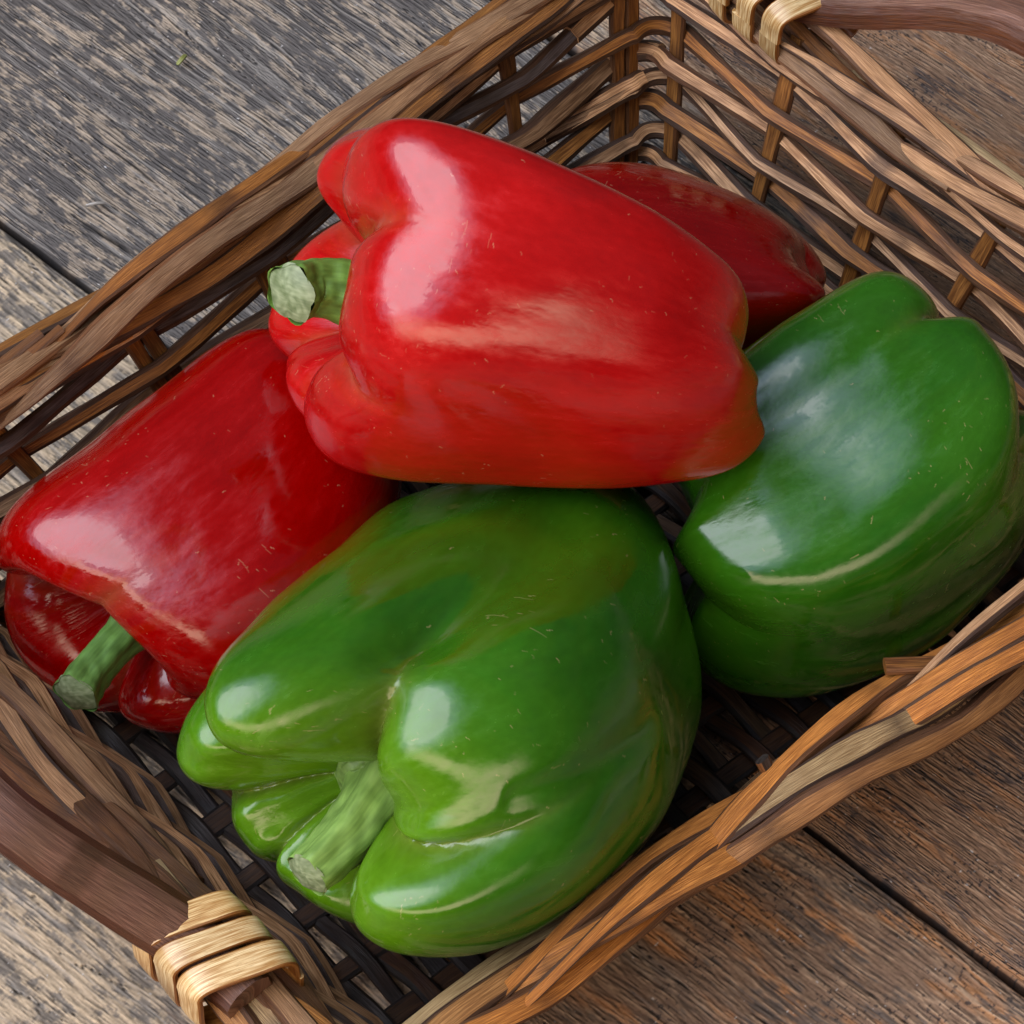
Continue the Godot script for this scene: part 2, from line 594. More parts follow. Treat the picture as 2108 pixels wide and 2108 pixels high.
func build_basket() -> void:
	var hi: Array[Vector3] = [Vector3(-0.1492, RIM_Y - 0.004, 0.0001), Vector3(0.033, RIM_Y - 0.004, -0.1624), Vector3(0.170, RIM_Y - 0.004, -0.0241), Vector3(-0.0291, RIM_Y - 0.004, 0.1353)]
	# the foot is smaller: side 0 (left) and 1 (far end) lean out a little, 2 (front) and 3 (near end) more
	var lean := [0.020, 0.020, 0.024, 0.026]
	var lo: Array[Vector3] = []
	for i in 4:
		var c := hi[i]
		var u := (hi[(i + 1) % 4] - c).normalized()
		var v := (hi[(i + 3) % 4] - c).normalized()
		var sn := u.cross(v).length()
		# inset by lean[i] from side i (along u) and lean[i-1] from side i-1 (along v)
		var p: Vector3 = c + v * (lean[i] / sn) + u * (lean[(i + 3) % 4] / sn)
		p.y = BASE_Y
		lo.append(p)
	wall_low = ring_of(lo, 0.008)
	wall_high = ring_of(hi, 0.010)
	var mid := Vector3(0.006, 0.0, -0.013)
	var b := thing("wicker_basket", "brown woven wicker basket with plaited rim holding the peppers", "basket", Vector3.ZERO)

	# stakes: pairs of flat strips up the wall
	var counts := [7, 6, 7, 6]
	var stakes: Array[float] = []
	for i in 4:
		for k in counts[i]:
			stakes.append(i + (k + 0.5) / counts[i] * 0.94 + 0.03)
	for s in stakes:
		var js := s + rng.randf_range(-0.012, 0.012)
		var skew := rng.randf_range(-0.015, 0.015)
		for e in ([-1, 1] if rng.randf() < 0.35 else [0]):
			var pts := PackedVector3Array()
			var ups := PackedVector3Array()
			for k in 14:
				var t := lerpf(-0.03, 1.03, k / 13.0)
				var out := wall_out(js, 0.5)
				var along := (wall(js + 0.01, t) - wall(js - 0.01, t)).normalized()
				pts.append(wall(js + skew * t, t) + along * e * 0.0021 + out * rng.randf_range(-0.0002, 0.0002))
				ups.append(-out)
			part("stake", strip(pts, ups, 0.0042, 0.0020, tint(HONEY * 0.62), tint(BROWN * 0.7)), wicker, b)

	# weavers, one row above the other, in and out of the stakes
	var rows := 8
	for j in rows:
		var t0 := (j + 0.5 + rng.randf_range(-0.2, 0.2)) / (rows + 0.35)
		var start := rng.randf() * 4.0
		var cuts := [start, start + 2.0 + rng.randf_range(-0.4, 0.4), start + 4.0]
		for piece in 2:
			var s0: float = cuts[piece] - 0.05
			var s1: float = cuts[piece + 1] + 0.12
			var n := int((s1 - s0) * 75.0)
			var pts := PackedVector3Array()
			var ups := PackedVector3Array()
			var sag: Array[float] = []
			for k in stakes.size() + 1:
				sag.append(rng.randf_range(-0.020, 0.020))
			for k in n:
				var s := lerpf(s0, s1, float(k) / (n - 1))
				var ph := stake_phase(stakes, s)
				var cell := int(floorf(ph))
				var fr := ph - cell
				fr = smoothstep(0.0, 1.0, fr) * 0.2 + fr * 0.8
				var sgn := 1.0 if (cell + j) % 2 == 0 else -1.0
				var off := lerpf(sgn, -sgn, fr) * 0.0027
				var t := t0 + lerpf(sag[posmod(cell, stakes.size())], sag[posmod(cell + 1, stakes.size())], fr) - off * 2.0
				var out := wall_out(s, t)
				pts.append(wall(s, t) + out * (off + piece * 0.0004))
				ups.append((-out + Vector3.UP * 0.85).normalized())
			var top := tint([TAN * 1.5, TAN * 1.2, HONEY * 0.95, Color(0.13, 0.10, 0.09)][[0, 0, 0, 1, 1, 1, 2, 2, 3][rng.randi() % 9]], 0.2)
			part("weaver", strip(pts, ups, 0.0050 * rng.randf_range(0.72, 1.12), 0.0036, top, tint(BARK.lerp(BROWN, rng.randf_range(0.1, 0.6)))), wicker, b)

	# base: ribs along the basket, rods woven across them; wicker colour deepened for shade inside
	for k in 9:
		var f := (k + 0.5) / 9.0
		var p := lo[0].lerp(lo[3], f)
		var q := lo[1].lerp(lo[2], f)
		var pts := PackedVector3Array()
		for i in 24:
			var x: Vector3 = p.lerp(q, i / 23.0)
			x.y = BASE_Y - 0.0025
			pts.append(x)
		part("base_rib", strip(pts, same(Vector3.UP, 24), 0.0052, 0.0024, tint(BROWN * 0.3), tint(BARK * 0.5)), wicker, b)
	var across_count := 36
	for k in across_count:
		var f := (k + 0.5) / across_count
		var p := lo[0].lerp(lo[1], f)
		var q := lo[3].lerp(lo[2], f + rng.randf_range(-0.006, 0.006))
		var pts := PackedVector3Array()
		for i in 46:
			var x: Vector3 = p.lerp(q, i / 45.0)
			x.y = BASE_Y - 0.0015 + cos((i / 45.0 * 9.0 - 0.5 + k) * PI) * 0.0021
			pts.append(x)
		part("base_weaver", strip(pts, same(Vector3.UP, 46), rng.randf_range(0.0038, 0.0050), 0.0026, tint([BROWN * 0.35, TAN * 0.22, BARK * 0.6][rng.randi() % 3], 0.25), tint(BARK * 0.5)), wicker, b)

	build_rim(b)
	build_handle(b, 3)
	build_handle(b, 1)


func stake_phase(stakes: Array[float], s: float) -> float:
	var x := fposmod(s, 4.0)
	var turns := floorf(s / 4.0)
	var n := stakes.size()
	var i := 0
	while i < n and stakes[i] <= x:
		i += 1
	var a: float = stakes[i - 1] if i > 0 else stakes[n - 1] - 4.0
	var c: float = stakes[i] if i < n else stakes[0] + 4.0
	return i - 1 + (x - a) / (c - a) + turns * n


func rim_point(s: float, lat: float, hgt: float) -> Vector3:
	var p := ring_at(wall_high, s)
	var along := (ring_at(wall_high, s + 0.04) - ring_at(wall_high, s - 0.04)).normalized()
	var out := along.cross(Vector3.UP).normalized()
	if out.dot(p - Vector3(0.006, p.y, -0.013)) < 0.0:
		out = -out
	return p + out * lat + Vector3.UP * hgt


func rim_out(s: float) -> Vector3:
	return (rim_point(s, 0.01, 0.0) - rim_point(s, 0.0, 0.0)).normalized()


func build_rim(b: Node3D) -> void:
	# a loose flat plait: each ribbon swings from the inside over the top to the outside and dives under
	var cum := [0.0, 0.9, 1.6, 3.05, 4.0]   # turns of the plait at each corner
	var fams := 4
	var amps := [0.0040, 0.0050, 0.0062, 0.0050]
	for f in fams:
		var pos := rng.randf() * 0.3
		while pos < 4.0:
			var ln := rng.randf_range(0.75, 1.3)
			var ph0 := float(f) / fams * TAU
			var lay := rng.randf_range(-0.0006, 0.0010)
			var latj := rng.randf_range(-0.0015, 0.0015)
			for twin in 2:
				if twin == 1 and rng.randf() < 0.45:
					continue
				var n := int(ln * 70.0)
				var pts := PackedVector3Array()
				var ups := PackedVector3Array()
				var s0 := pos + rng.randf_range(-0.06, 0.06)
				var s1 := pos + ln + rng.randf_range(-0.05, 0.10)
				var sd := rng.randf() * 100.0
				for k in n:
					var q := float(k) / (n - 1)
					var s := lerpf(s0, s1, q)
					var side := int(floorf(fposmod(s, 4.0)))
					var turns: float = floorf(s / 4.0) * 4.0 + lerpf(cum[side], cum[side + 1], fposmod(s, 1.0))
					var ph: float = turns * TAU + ph0
					var lat := asin(0.93 * sin(ph)) * 0.72 * lerpf(amps[side], amps[(side + 1) % 4], smoothstep(0.85, 1.0, fposmod(s, 1.0))) + 0.0022 + latj + (twin - 0.5) * 0.0052 + smooth_noise.get_noise_2d(s * 4.0, sd) * 0.0012
					var hgt := 0.0028 + cos(ph * 2.0 + PI * 0.5) * 0.0034 + lay + smooth_noise.get_noise_2d(s * 5.0, sd + 30.0) * 0.0008
					hgt -= pow(absf(lat - 0.002) / 0.008, 2.0) * 0.0022
					if q < 0.06:
						hgt -= (0.06 - q) * 0.05
					var out := rim_out(s)
					var lean := clampf((lat - 0.001) / 0.008, -1.0, 1.2) * 0.75
					pts.append(rim_point(s, lat, hgt))
					ups.append(Vector3.UP * cos(lean) + out * sin(lean))
				var pick := rng.randf()
				var sides := int(fposmod(pos + ln * 0.5, 4.0))
				var top := tint(HONEY if pick < 0.5 else (TAN * 1.12 if pick < 0.85 else PALE))
				if sides == 2:
					top = tint(HONEY * 1.15 if pick < 0.62 else (PALE * 0.9 if pick < 0.72 else Color(0.46, 0.23, 0.085)))
				if sides == 1:
					top = tint(TAN * 1.5 if pick < 0.7 else PALE)
				elif sides == 0:
					top = tint(HONEY * 0.7 if pick < 0.55 else TAN * 0.9)
				elif sides == 3:
					top = tint(TAN if pick < 0.6 else BROWN * 0.9)
				part("rim_strand", strip(pts, ups, rng.randf_range(0.0040, 0.0060), rng.randf_range(0.0019, 0.0027), top, tint(BROWN.lerp(BARK, rng.randf_range(0.0, 0.8))), Vector2(0.3, 0.5), 0.13, 0.0002), wicker, b)
			pos += ln
	# cut ends and slivers that stick out of the plait
	var stubs := [[2.72, -0.0095, Vector3(-0.017, 0.003, 0.003), 0.0044, TAN * 1.2], [2.42, -0.004, Vector3(-0.009, 0.001, 0.001), 0.0036, HONEY * 0.4], [2.56, -0.004, Vector3(-0.002, 0.004, -0.002), 0.0032, BARK], [2.30, -0.006, Vector3(0.007, 0.005, -0.009), 0.0040, BROWN], [1.62, 0.006, Vector3(-0.001, 0.007, -0.012), 0.0020, PALE * 0.8], [0.93, -0.006, Vector3(-0.016, 0.0, 0.003), 0.006, HONEY]]
	for q in stubs:
		var p := rim_point(q[0], q[1], 0.003)
		var d: Vector3 = q[2]
		var pts := spline([p - d * 0.9, p, p + d * 0.6, p + d], 14)
		part("cut_end", strip(pts, same(Vector3.UP, 14), q[3], q[3] * 0.55, tint(q[4]), tint(BROWN)), wicker, b)


func build_handle(b: Node3D, side: int) -> void:
	# a flat bentwood bow over one end, its feet bound to the rim with split cane
	var f0 := 0.265 if side == 3 else 0.240
	var f1 := 0.80
	var h := part("handle", handle_mesh(side, f0, f1), bentwood, b)
	for foot in 2:
		var fs: float = f0 if foot == 0 else f1
		for k in 3:
			var s := side + fs + (k - 1.0) * 0.036 * (1.0 if foot == 0 else -1.0)
			var along := (rim_point(s + 0.02, 0, 0) - rim_point(s - 0.02, 0, 0)).normalized()
			var out := rim_out(s)
			var c := rim_point(s, 0.004, 0.0045)
			var pts := PackedVector3Array()
			var ups := PackedVector3Array()
			var n := 44
			for i in n:
				var a := TAU * i / (n - 1) + PI
				# a rounded box around strap and rim, slanting along the rim
				var ca := cos(a)
				var sa := sin(a)
				var ex := signf(ca) * pow(absf(ca), 0.42) * 0.0102
				var ey := signf(sa) * pow(absf(sa), 0.42) * 0.0088
				var p := c + out * ex + Vector3.UP * ey + along * (ex * 0.35 + (0.0004 if i > n / 2 else 0.0))
				pts.append(p)
				ups.append((out * ca * 0.7 + Vector3.UP * sa).normalized())
			part("cane_wrap", strip(pts, ups, 0.0062, 0.0011, tint(PALE * 1.1, 0.1), tint(HONEY * 0.7), Vector2(1, 1), 0.08, 0.0002), cane, h)


func handle_mesh(side: int, f0: float, f1: float) -> ArrayMesh:
	var pts := PackedVector3Array()
	var ups := PackedVector3Array()
	var n := 80
	for i in n:
		var q := lerpf(-0.10, 1.10, float(i) / (n - 1))
		var e := clampf(q, 0.0, 1.0)
		var rise := pow(maxf(sin(PI * e), 0.0), 1.4)
		var s := side + lerpf(f0, f1, q)
		var out := rim_out(side + 0.5)
		var p := rim_point(s, 0.005, 0.007)
		p += Vector3.UP * rise * 0.022 + out * rise * 0.018
		pts.append(p)
	for i in n:
		var t := (pts[mini(i + 1, n - 1)] - pts[maxi(i - 1, 0)]).normalized()
		var out := rim_out(side + 0.5)
		var up := out.cross(t).normalized()
		if up.y < 0:
			up = -up
		ups.append((up + out * 0.15).normalized())
	return strip(pts, ups, 0.0130, 0.0052, Color(0.19, 0.097, 0.062), Color(0.11, 0.042, 0.02), Vector2(0.85, 0.85), 0.05, 0.0016)


# ------------------------------------------------------------------ bits on the boards
func build_crumbs() -> void:
	var bits := [
		["leaf_fragment", "tiny dry green leaf fragment lying on the grey board at upper left", "leaf", Vector3(-0.0808, -0.0002, -0.1691), Vector3(0.0020, 0.0, -0.0030), 0.0013, Color(0.30, 0.34, 0.10)],
		["straw_sliver", "thin pale straw sliver lying on the grey board left of the basket", "straw", Vector3(-0.0997, -0.0002, -0.1257), Vector3(0.0048, 0.0, -0.0008), 0.0009, Color(0.55, 0.54, 0.52)],
	]
	for q in bits:
		var o := thing(q[0], q[1], q[2], q[3])
		var d: Vector3 = q[4]
		var pts := spline([-d * 0.5, Vector3(0.0002, 0.0007, 0.0002), d * 0.5], 12)
		part("blade", strip(pts, same(Vector3.UP, 12), q[5], 0.0005, q[6], q[6] * 0.8, Vector2(0.25, 0.25), 0.1), wicker, o)


# ------------------------------------------------------------------ peppers
const RIDGE_R := [0.13, 0.22, 0.38, 0.57, 0.77, 0.92, 0.99, 0.995, 0.945, 0.86, 0.70, 0.42, 0.18, 0.0]
const RIDGE_Z := [0.60, 0.70, 0.89, 1.0, 0.965, 0.82, 0.56, 0.20, -0.22, -0.60, -0.88, -1.0, -0.95, -0.90]
const GROOVE_R := [0.13, 0.19, 0.31, 0.45, 0.62, 0.77, 0.86, 0.875, 0.83, 0.73, 0.55, 0.33, 0.15, 0.0]
const GROOVE_Z := [0.60, 0.61, 0.66, 0.74, 0.77, 0.68, 0.46, 0.16, -0.20, -0.53, -0.74, -0.83, -0.86, -0.87]

func meridian(a: Array, v: float) -> float:
	var n := a.size()
	var x := clampf(v, 0.0, 1.0) * (n - 1)
	var i := mini(int(x), n - 2)
	var f := x - i
	var p0: float = a[maxi(i - 1, 0)]
	var p1: float = a[i]
	var p2: float = a[i + 1]
	var p3: float = a[mini(i + 2, n - 1)]
	return cubic_interpolate(p1, p2, p0, p3, f)


var skin_red: StandardMaterial3D
var skin_green: StandardMaterial3D
var stem_mat: StandardMaterial3D


func skin_images() -> Array:
	# pale flecks, scratches and a faint mottling; the second image is the relief
	var w := 1024
	var h := 1024
	var f := FastNoiseLite.new()
	f.seed = 77
	f.frequency = 1.0
	f.fractal_octaves = 3
	var im := Image.create(w, h, false, Image.FORMAT_RGB8)
	var bu := Image.create(w, h, false, Image.FORMAT_L8)
	var ro := Image.create(w, h, false, Image.FORMAT_L8)
	for y in h:
		var v := float(y) / h
		for x in w:
			var a := float(x) / w * TAU
			var n1 := f.get_noise_3d(cos(a) * 4.0, sin(a) * 4.0, v * 13.0)
			var n2 := f.get_noise_3d(cos(a) * 11.0, sin(a) * 11.0, v * 11.0)
			var n3 := f.get_noise_3d(cos(a) * 24.0 + 50.0, sin(a) * 24.0, v * 70.0)
			var m := 0.90 + n1 * 0.05 + n2 * 0.04 + n3 * 0.04
			im.set_pixel(x, y, Color(m, m, m))
			var hb := clampf(0.5 + n1 * 0.10 + n2 * 0.09 + n3 * 0.07, 0.0, 1.0)
			bu.set_pixel(x, y, Color(hb, hb, hb))
			var rb := clampf(0.45 + n1 * 0.35 + n2 * 0.45 + n3 * 0.25, 0.25, 1.0)
			ro.set_pixel(x, y, Color(rb, rb, rb))
	# pale corky flecks and short scratches, laid over the skin's own colour
	var over := Image.create(w, h, false, Image.FORMAT_RGBA8)
	over.fill(Color(0.80, 0.66, 0.50, 0.0))
	var r := RandomNumberGenerator.new()
	r.seed = 4
	for i in 2300:
		var cx := r.randf() * w
		var cy := r.randf() * h
		if f.get_noise_2d(cx * 0.006 + 20.0, cy * 0.006) < 0.10 and r.randf() < 0.93:
			continue
		var ln := r.randf_range(1.0, 4.0) if r.randf() < 0.93 else r.randf_range(6.0, 16.0)
		var an := r.randf_range(-0.7, 0.7) + (PI * 0.5 if r.randf() < 0.35 else 0.0)
		var br := r.randf_range(0.06, 0.38)
		for k in int(ln) + 1:
			an += r.randf_range(-0.12, 0.12)
			cx += cos(an)
			cy += sin(an)
			over.set_pixel(posmod(int(cx), w), posmod(int(cy), h), Color(0.80, 0.66, 0.50, br * (1.0 - 0.5 * k / ln)))
	return [im, bu, over, ro]


func make_skins() -> void:
	var ims := skin_images()
	var tx := ImageTexture.create_from_image(ims[0])
	var bt := ImageTexture.create_from_image(ims[1])
	var rt := ImageTexture.create_from_image(ims[3])
	var ot := ImageTexture.create_from_image(ims[2])
	for k in 2:
		var m := StandardMaterial3D.new()
		m.resource_name = "pepper_skin"
		m.vertex_color_use_as_albedo = true
		m.albedo_texture = tx
		m.roughness = 0.36
		m.roughness_texture = rt
		m.detail_enabled = true
		m.detail_blend_mode = BaseMaterial3D.BLEND_MODE_MIX
		m.detail_albedo = ot
		m.metallic_specular = 0.52
		m.heightmap_enabled = true
		m.heightmap_texture = bt
		m.heightmap_scale = 0.020 if k == 0 else 0.013
		if k == 0:
			skin_red = m
		else:
			skin_green = m
	stem_mat = StandardMaterial3D.new()
	stem_mat.resource_name = "stem"
	stem_mat.vertex_color_use_as_albedo = true
	stem_mat.albedo_texture = ImageTexture.create_from_image(grain_image(256, 256, 61, Color(0.80, 0.82, 0.78), Color(1.0, 1.0, 1.0), 5.0, 0.0))
	stem_mat.roughness = 0.5


func pepper(label: String, spec: Dictionary) -> Node3D:
	var at: Vector3 = spec.at
	var o := thing("bell_pepper", label, "pepper", at, spec.group)
	var ax: Vector3 = spec.axis.normalized()
	var x := (Vector3.UP - ax * ax.y).normalized()
	var z := x.cross(ax).normalized()
	var frame := Basis(x, ax, z)
	frame = frame * Basis(Vector3.UP, -deg_to_rad(spec.get("roll", 0.0)))
	var mat: Material = skin_red if spec.red else skin_green
	part("skin", pepper_mesh(spec, frame), mat, o)
	# stem
	if spec.has("stem"):
		var ctrl := []
		for p in spec.stem:
			ctrl.append(frame * (p as Vector3))
		var radii: Array = spec.stem_radii
		var s := part("stem", stem_mesh(ctrl, radii, spec.get("stem_tint", Color(0.13, 0.25, 0.04))), stem_mat, o)
		var cl: float = spec.l
		var collar := [frame * Vector3(0, cl * 0.54, 0), frame * Vector3(0, cl * 0.60, 0), frame * Vector3(0, cl * 0.645, 0), frame * Vector3(0, cl * 0.68, 0)]
		part("calyx", stem_mesh(collar, [0.016, 0.0120, 0.0088, 0.0060], spec.get("stem_tint", Color(0.13, 0.25, 0.04)) * 0.75), stem_mat, o)
		part("cut_face", cut_mesh(ctrl, radii[radii.size() - 1]), stem_mat, s)
	return o


func pepper_mesh(spec: Dictionary, frame: Basis) -> ArrayMesh:
	var nt := 240
	var nv := 132
	var R: float = spec.r
	var L: float = spec.l
	var lobes: Array = spec.lobes          # [degrees, radius, shoulder, bottom]
	var nl := lobes.size()
	var twist: float = deg_to_rad(spec.get("twist", 0.0))
	var depth: float = spec.get("depth", 1.0)
	var mid: float = spec.get("mid", 0.45)
	var bot: float = spec.get("bot", 0.85)
	var flat: Vector2 = spec.get("flat", Vector2(1, 1))
	var sq: Vector2 = spec.get("sq", Vector2.ZERO)   # direction and amount of a boxy cross-section
	var bend: Vector2 = spec.get("bend", Vector2.ZERO)
	var tp: float = spec.get("taper", 0.0)
	var dents: Array = spec.get("dents", [])
	var sd: float = spec.seed
	var pos := PackedVector3Array()
	pos.resize(nv * nt)
	var gro := PackedFloat32Array()
	gro.resize(nv * nt)
	for i in nv:
		var v := float(i) / (nv - 1)
		var rr := meridian(RIDGE_R, v)
		var rz := meridian(RIDGE_Z, v)
		var gr := meridian(GROOVE_R, v)
		var gz := meridian(GROOVE_Z, v)
		var sharp := lerpf(0.95, 0.12, smoothstep(0.22, 0.55, v))
		sharp = lerpf(sharp, 0.6, smoothstep(0.72, 0.9, v))
		var s1 := smoothstep(0.30, 0.50, v)
		var s2 := smoothstep(0.66, 0.86, v)
		for j in nt:
			var th := TAU * j / nt
			var tl := fposmod(rad_to_deg(th - twist * (v - 0.4)), 360.0)
			# the lobe before and after this direction
			var a := nl - 1
			for k in nl:
				if lobes[k][0] <= tl:
					a = k
			if tl < lobes[0][0]:
				a = nl - 1
			var b := (a + 1) % nl
			var da := fposmod(tl - lobes[a][0], 360.0)
			var span := fposmod(lobes[b][0] - lobes[a][0], 360.0)
			var f := da / span
			var u := 1.0 - absf(f * 2.0 - 1.0)
			var g: float = lerpf((1.0 - cos(PI * u)) * 0.5, pow(u, 3.4), sharp) * depth * clampf(span / 75.0, 0.35, 1.0)
			g *= lerpf(lerpf(lobes[a][4], mid * lobes[a][5], s1), bot * lobes[a][6], s2)
			var w := smoothstep(0.0, 1.0, f)
			var lr := lerpf(lobes[a][1], lobes[b][1], w)
			var sh := lerpf(lobes[a][2], lobes[b][2], w)
			var bo := lerpf(lobes[a][3], lobes[b][3], w)
			var rho := lerpf(rr, gr, g) * lerpf(1.0, lr, smoothstep(0.05, 0.3, v))
			var zz := lerpf(rz, gz, g)
			if zz > 0.2:
				zz = 0.2 + (zz - 0.2) * lerpf(1.0, sh, smoothstep(0.0, 0.2, v))
			else:
				zz = 0.2 + (zz - 0.2) * lerpf(1.0, bo, 1.0 - smoothstep(0.85, 1.0, v))
			if sq.y > 0.0:
				var c4 := pow(cos(th - deg_to_rad(sq.x)), 4.0) + pow(sin(th - deg_to_rad(sq.x)), 4.0)
				rho *= lerpf(1.0, pow(c4, -0.25) * 0.92, sq.y * smoothstep(0.1, 0.3, v) * smoothstep(1.0, 0.85, v))
			rho *= 1.0 - tp * (0.2 - zz) * 0.5
			var p := Vector3(rho * cos(th) * R * flat.x, zz * L, rho * sin(th) * R * flat.y)
			var q := zz * zz
			p.x += bend.x * q
			p.z += bend.y * q
			var rad := Vector3(cos(th), 0.0, sin(th))
			var amp := smoothstep(0.0, 0.25, v) * smoothstep(1.0, 0.9, v)
			p += rad * (smooth_noise.get_noise_3d(p.x * 28.0 + sd, p.y * 28.0, p.z * 28.0) * 0.0007 + noise.get_noise_3d(p.x * 60.0 + sd, p.y * 45.0, p.z * 60.0) * 0.00018) * amp
			for d in dents:
				# [deg, v, deg, v, width in m, depth in m]
				var dth0 := wrapf(rad_to_deg(th) - d[0], -180.0, 180.0)
				var dth1 := wrapf(d[2] - d[0], -180.0, 180.0)
				var P := Vector2(deg_to_rad(dth0) * R, (v - d[1]) * 2.8 * L)
				var Q := Vector2(deg_to_rad(dth1) * R, (d[3] - d[1]) * 2.8 * L)
				var tt := clampf(P.dot(Q) / maxf(Q.length_squared(), 1e-9), 0.0, 1.0)
				var dist := (P - Q * tt).length()
				var e: float = exp(-pow(dist / d[4], 2.0)) * d[5] * (1.0 - 0.5 * tt)
				p -= rad * e * amp
			pos[i * nt + j] = frame * p
			gro[i * nt + j] = pow(u, 9.0) * (1.0 - smoothstep(0.30, 0.5, v))
	var verts := PackedVector3Array()
	var norms := PackedVector3Array()
	var uvs := PackedVector2Array()
	var cols := PackedColorArray()
	var idx := PackedInt32Array()
	var c0: Color = spec.color
	var c1: Color = spec.color2
	var c2: Color = spec.get("shoulder", c1)
	for i in nv:
		var v := float(i) / (nv - 1)
		for j in nt + 1:
			var jj := j % nt
			var p := pos[i * nt + jj]
			var e := pos[i * nt + (jj + 1) % nt] - pos[i * nt + (jj + nt - 1) % nt]
			var s := pos[mini(i + 1, nv - 1) * nt + jj] - pos[maxi(i - 1, 0) * nt + jj]
			var n := e.cross(s)
			if i == nv - 1:
				n = -(frame * Vector3.UP)
			n = n.normalized()
			verts.append(p)
			norms.append(n)
			uvs.append(Vector2(float(j) / nt, v))
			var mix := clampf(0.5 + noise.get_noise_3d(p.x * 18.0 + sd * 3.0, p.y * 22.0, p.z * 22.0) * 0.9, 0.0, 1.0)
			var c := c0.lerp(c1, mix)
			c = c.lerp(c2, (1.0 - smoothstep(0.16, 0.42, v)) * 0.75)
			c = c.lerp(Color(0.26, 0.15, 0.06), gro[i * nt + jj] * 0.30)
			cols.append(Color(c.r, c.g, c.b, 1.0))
	# keep the normals outward
	var flip := 0.0
	for k in range(0, verts.size(), 97):
		flip += norms[k].dot(verts[k] - frame * Vector3(0, 0.2 * L, 0))
	if flip < 0.0:
		for k in norms.size():
			norms[k] = -norms[k]
	for i in nv - 1:
		for j in nt:
			var e := i * (nt + 1) + j
			for q in [e, e + 1, e + nt + 1, e + 1, e + nt + 2, e + nt + 1]:
				idx.append(q)
	return mesh_of(verts, norms, uvs, cols, idx)


func stem_mesh(ctrl: Array, radii: Array, tint_: Color) -> ArrayMesh:
	var n := 40
	var m := 36
	var pts := spline(ctrl, n)
	var verts := PackedVector3Array()
	var norms := PackedVector3Array()
	var uvs := PackedVector2Array()
	var cols := PackedColorArray()
	var idx := PackedInt32Array()
	var ref := (ctrl[0] as Vector3).cross(Vector3(0.3, 0.5, 0.8)).normalized()
	var grid: Array[PackedVector3Array] = []
	for i in n:
		var t := (pts[mini(i + 1, n - 1)] - pts[maxi(i - 1, 0)]).normalized()
		ref = (ref - t * ref.dot(t)).normalized()
		var bi := t.cross(ref)
		var q := float(i) / (n - 1)
		var r := meridian(radii, q)
		var row := PackedVector3Array()
		for j in m:
			var a := TAU * j / m
			var lob := 0.10 * cos(a * 5.0 + q * 1.2) + 0.05 * cos(a * 3.0 + 1.0)
			var flare := smoothstep(0.16, 0.0, q)
			lob += flare * 0.32 * cos(a * 5.0)
			var rr := r * (1.0 + lob) * (1.0 + smooth_noise.get_noise_3d(q * 7.0, cos(a) * 2.0, sin(a) * 2.0) * 0.06)
			row.append(pts[i] + (ref * cos(a) + bi * sin(a)) * rr)
		grid.append(row)
	for i in n:
		var q := float(i) / (n - 1)
		for j in m + 1:
			var jj := j % m
			var p := grid[i][jj]
			var e := grid[i][(jj + 1) % m] - grid[i][(jj + m - 1) % m]
			var s := grid[mini(i + 1, n - 1)][jj] - grid[maxi(i - 1, 0)][jj]
			var nn := e.cross(s).normalized()
			if nn.dot(p - pts[i]) < 0.0:
				nn = -nn
			verts.append(p)
			norms.append(nn)
			uvs.append(Vector2(float(j) / m, q * 0.7))
			var k := clampf(0.5 + smooth_noise.get_noise_3d(q * 5.0, cos(j * TAU / m) * 1.6, 7.0) * 0.4, 0.0, 1.0)
			var c := (tint_ * 0.75).lerp(tint_ * 1.35, k)
			cols.append(Color(c.r, c.g, c.b, 1.0))
	for i in n - 1:
		for j in m:
			var e := i * (m + 1) + j
			for z in [e, e + 1, e + m + 1, e + 1, e + m + 2, e + m + 1]:
				idx.append(z)
	return mesh_of(verts, norms, uvs, cols, idx)


func cut_mesh(ctrl: Array, r: float) -> ArrayMesh:
	# the corky end of a cut stem: a slightly ragged dome
	var n := ctrl.size()
	var c: Vector3 = ctrl[n - 1]
	var t: Vector3 = (ctrl[n - 1] - ctrl[n - 2]).normalized()
	var a := t.cross(Vector3(0.3, 0.5, 0.8)).normalized()
	var b := t.cross(a)
	var verts := PackedVector3Array()
	var norms := PackedVector3Array()
	var uvs := PackedVector2Array()
	var cols := PackedColorArray()
	var idx := PackedInt32Array()
	var rings := 7
	var m := 28
	for i in rings:
		var f := float(i) / (rings - 1)
		for j in m:
			var an := TAU * j / m
			var rr := r * 1.0 * f * (1.0 + 0.08 * cos(an * 5.0) + smooth_noise.get_noise_2d(cos(an) * 3.0, sin(an) * 3.0) * 0.05)
			var h := 0.0007 * (1.0 - f * f * f) + noise.get_noise_2d(cos(an) * f * 4.0 + c.x * 90.0, sin(an) * f * 4.0) * 0.0004 * (1.0 - f * 0.5)
			if i == rings - 1:
				h = -0.0004
			verts.append(c + (a * cos(an) + b * sin(an)) * rr + t * h)
			norms.append((t + (a * cos(an) + b * sin(an)) * f * 0.5).normalized())
			uvs.append(Vector2(0.5 + 0.2 * f * cos(an), 0.5 + 0.2 * f * sin(an)))
			var k := clampf(0.5 + noise.get_noise_2d(cos(an) * f * 2.5 + 9.0, sin(an) * f * 2.5) * 1.2, 0.0, 1.0)
			var col := Color(0.13, 0.17, 0.07).lerp(Color(0.30, 0.34, 0.19), k)
			cols.append(col)
	for i in rings - 1:
		for j in m:
			var e := i * m + j
			var e2 := i * m + (j + 1) % m
			for z in [e, e2, e + m, e2, e2 + m, e + m]:
				idx.append(z)
	return mesh_of(verts, norms, uvs, cols, idx)


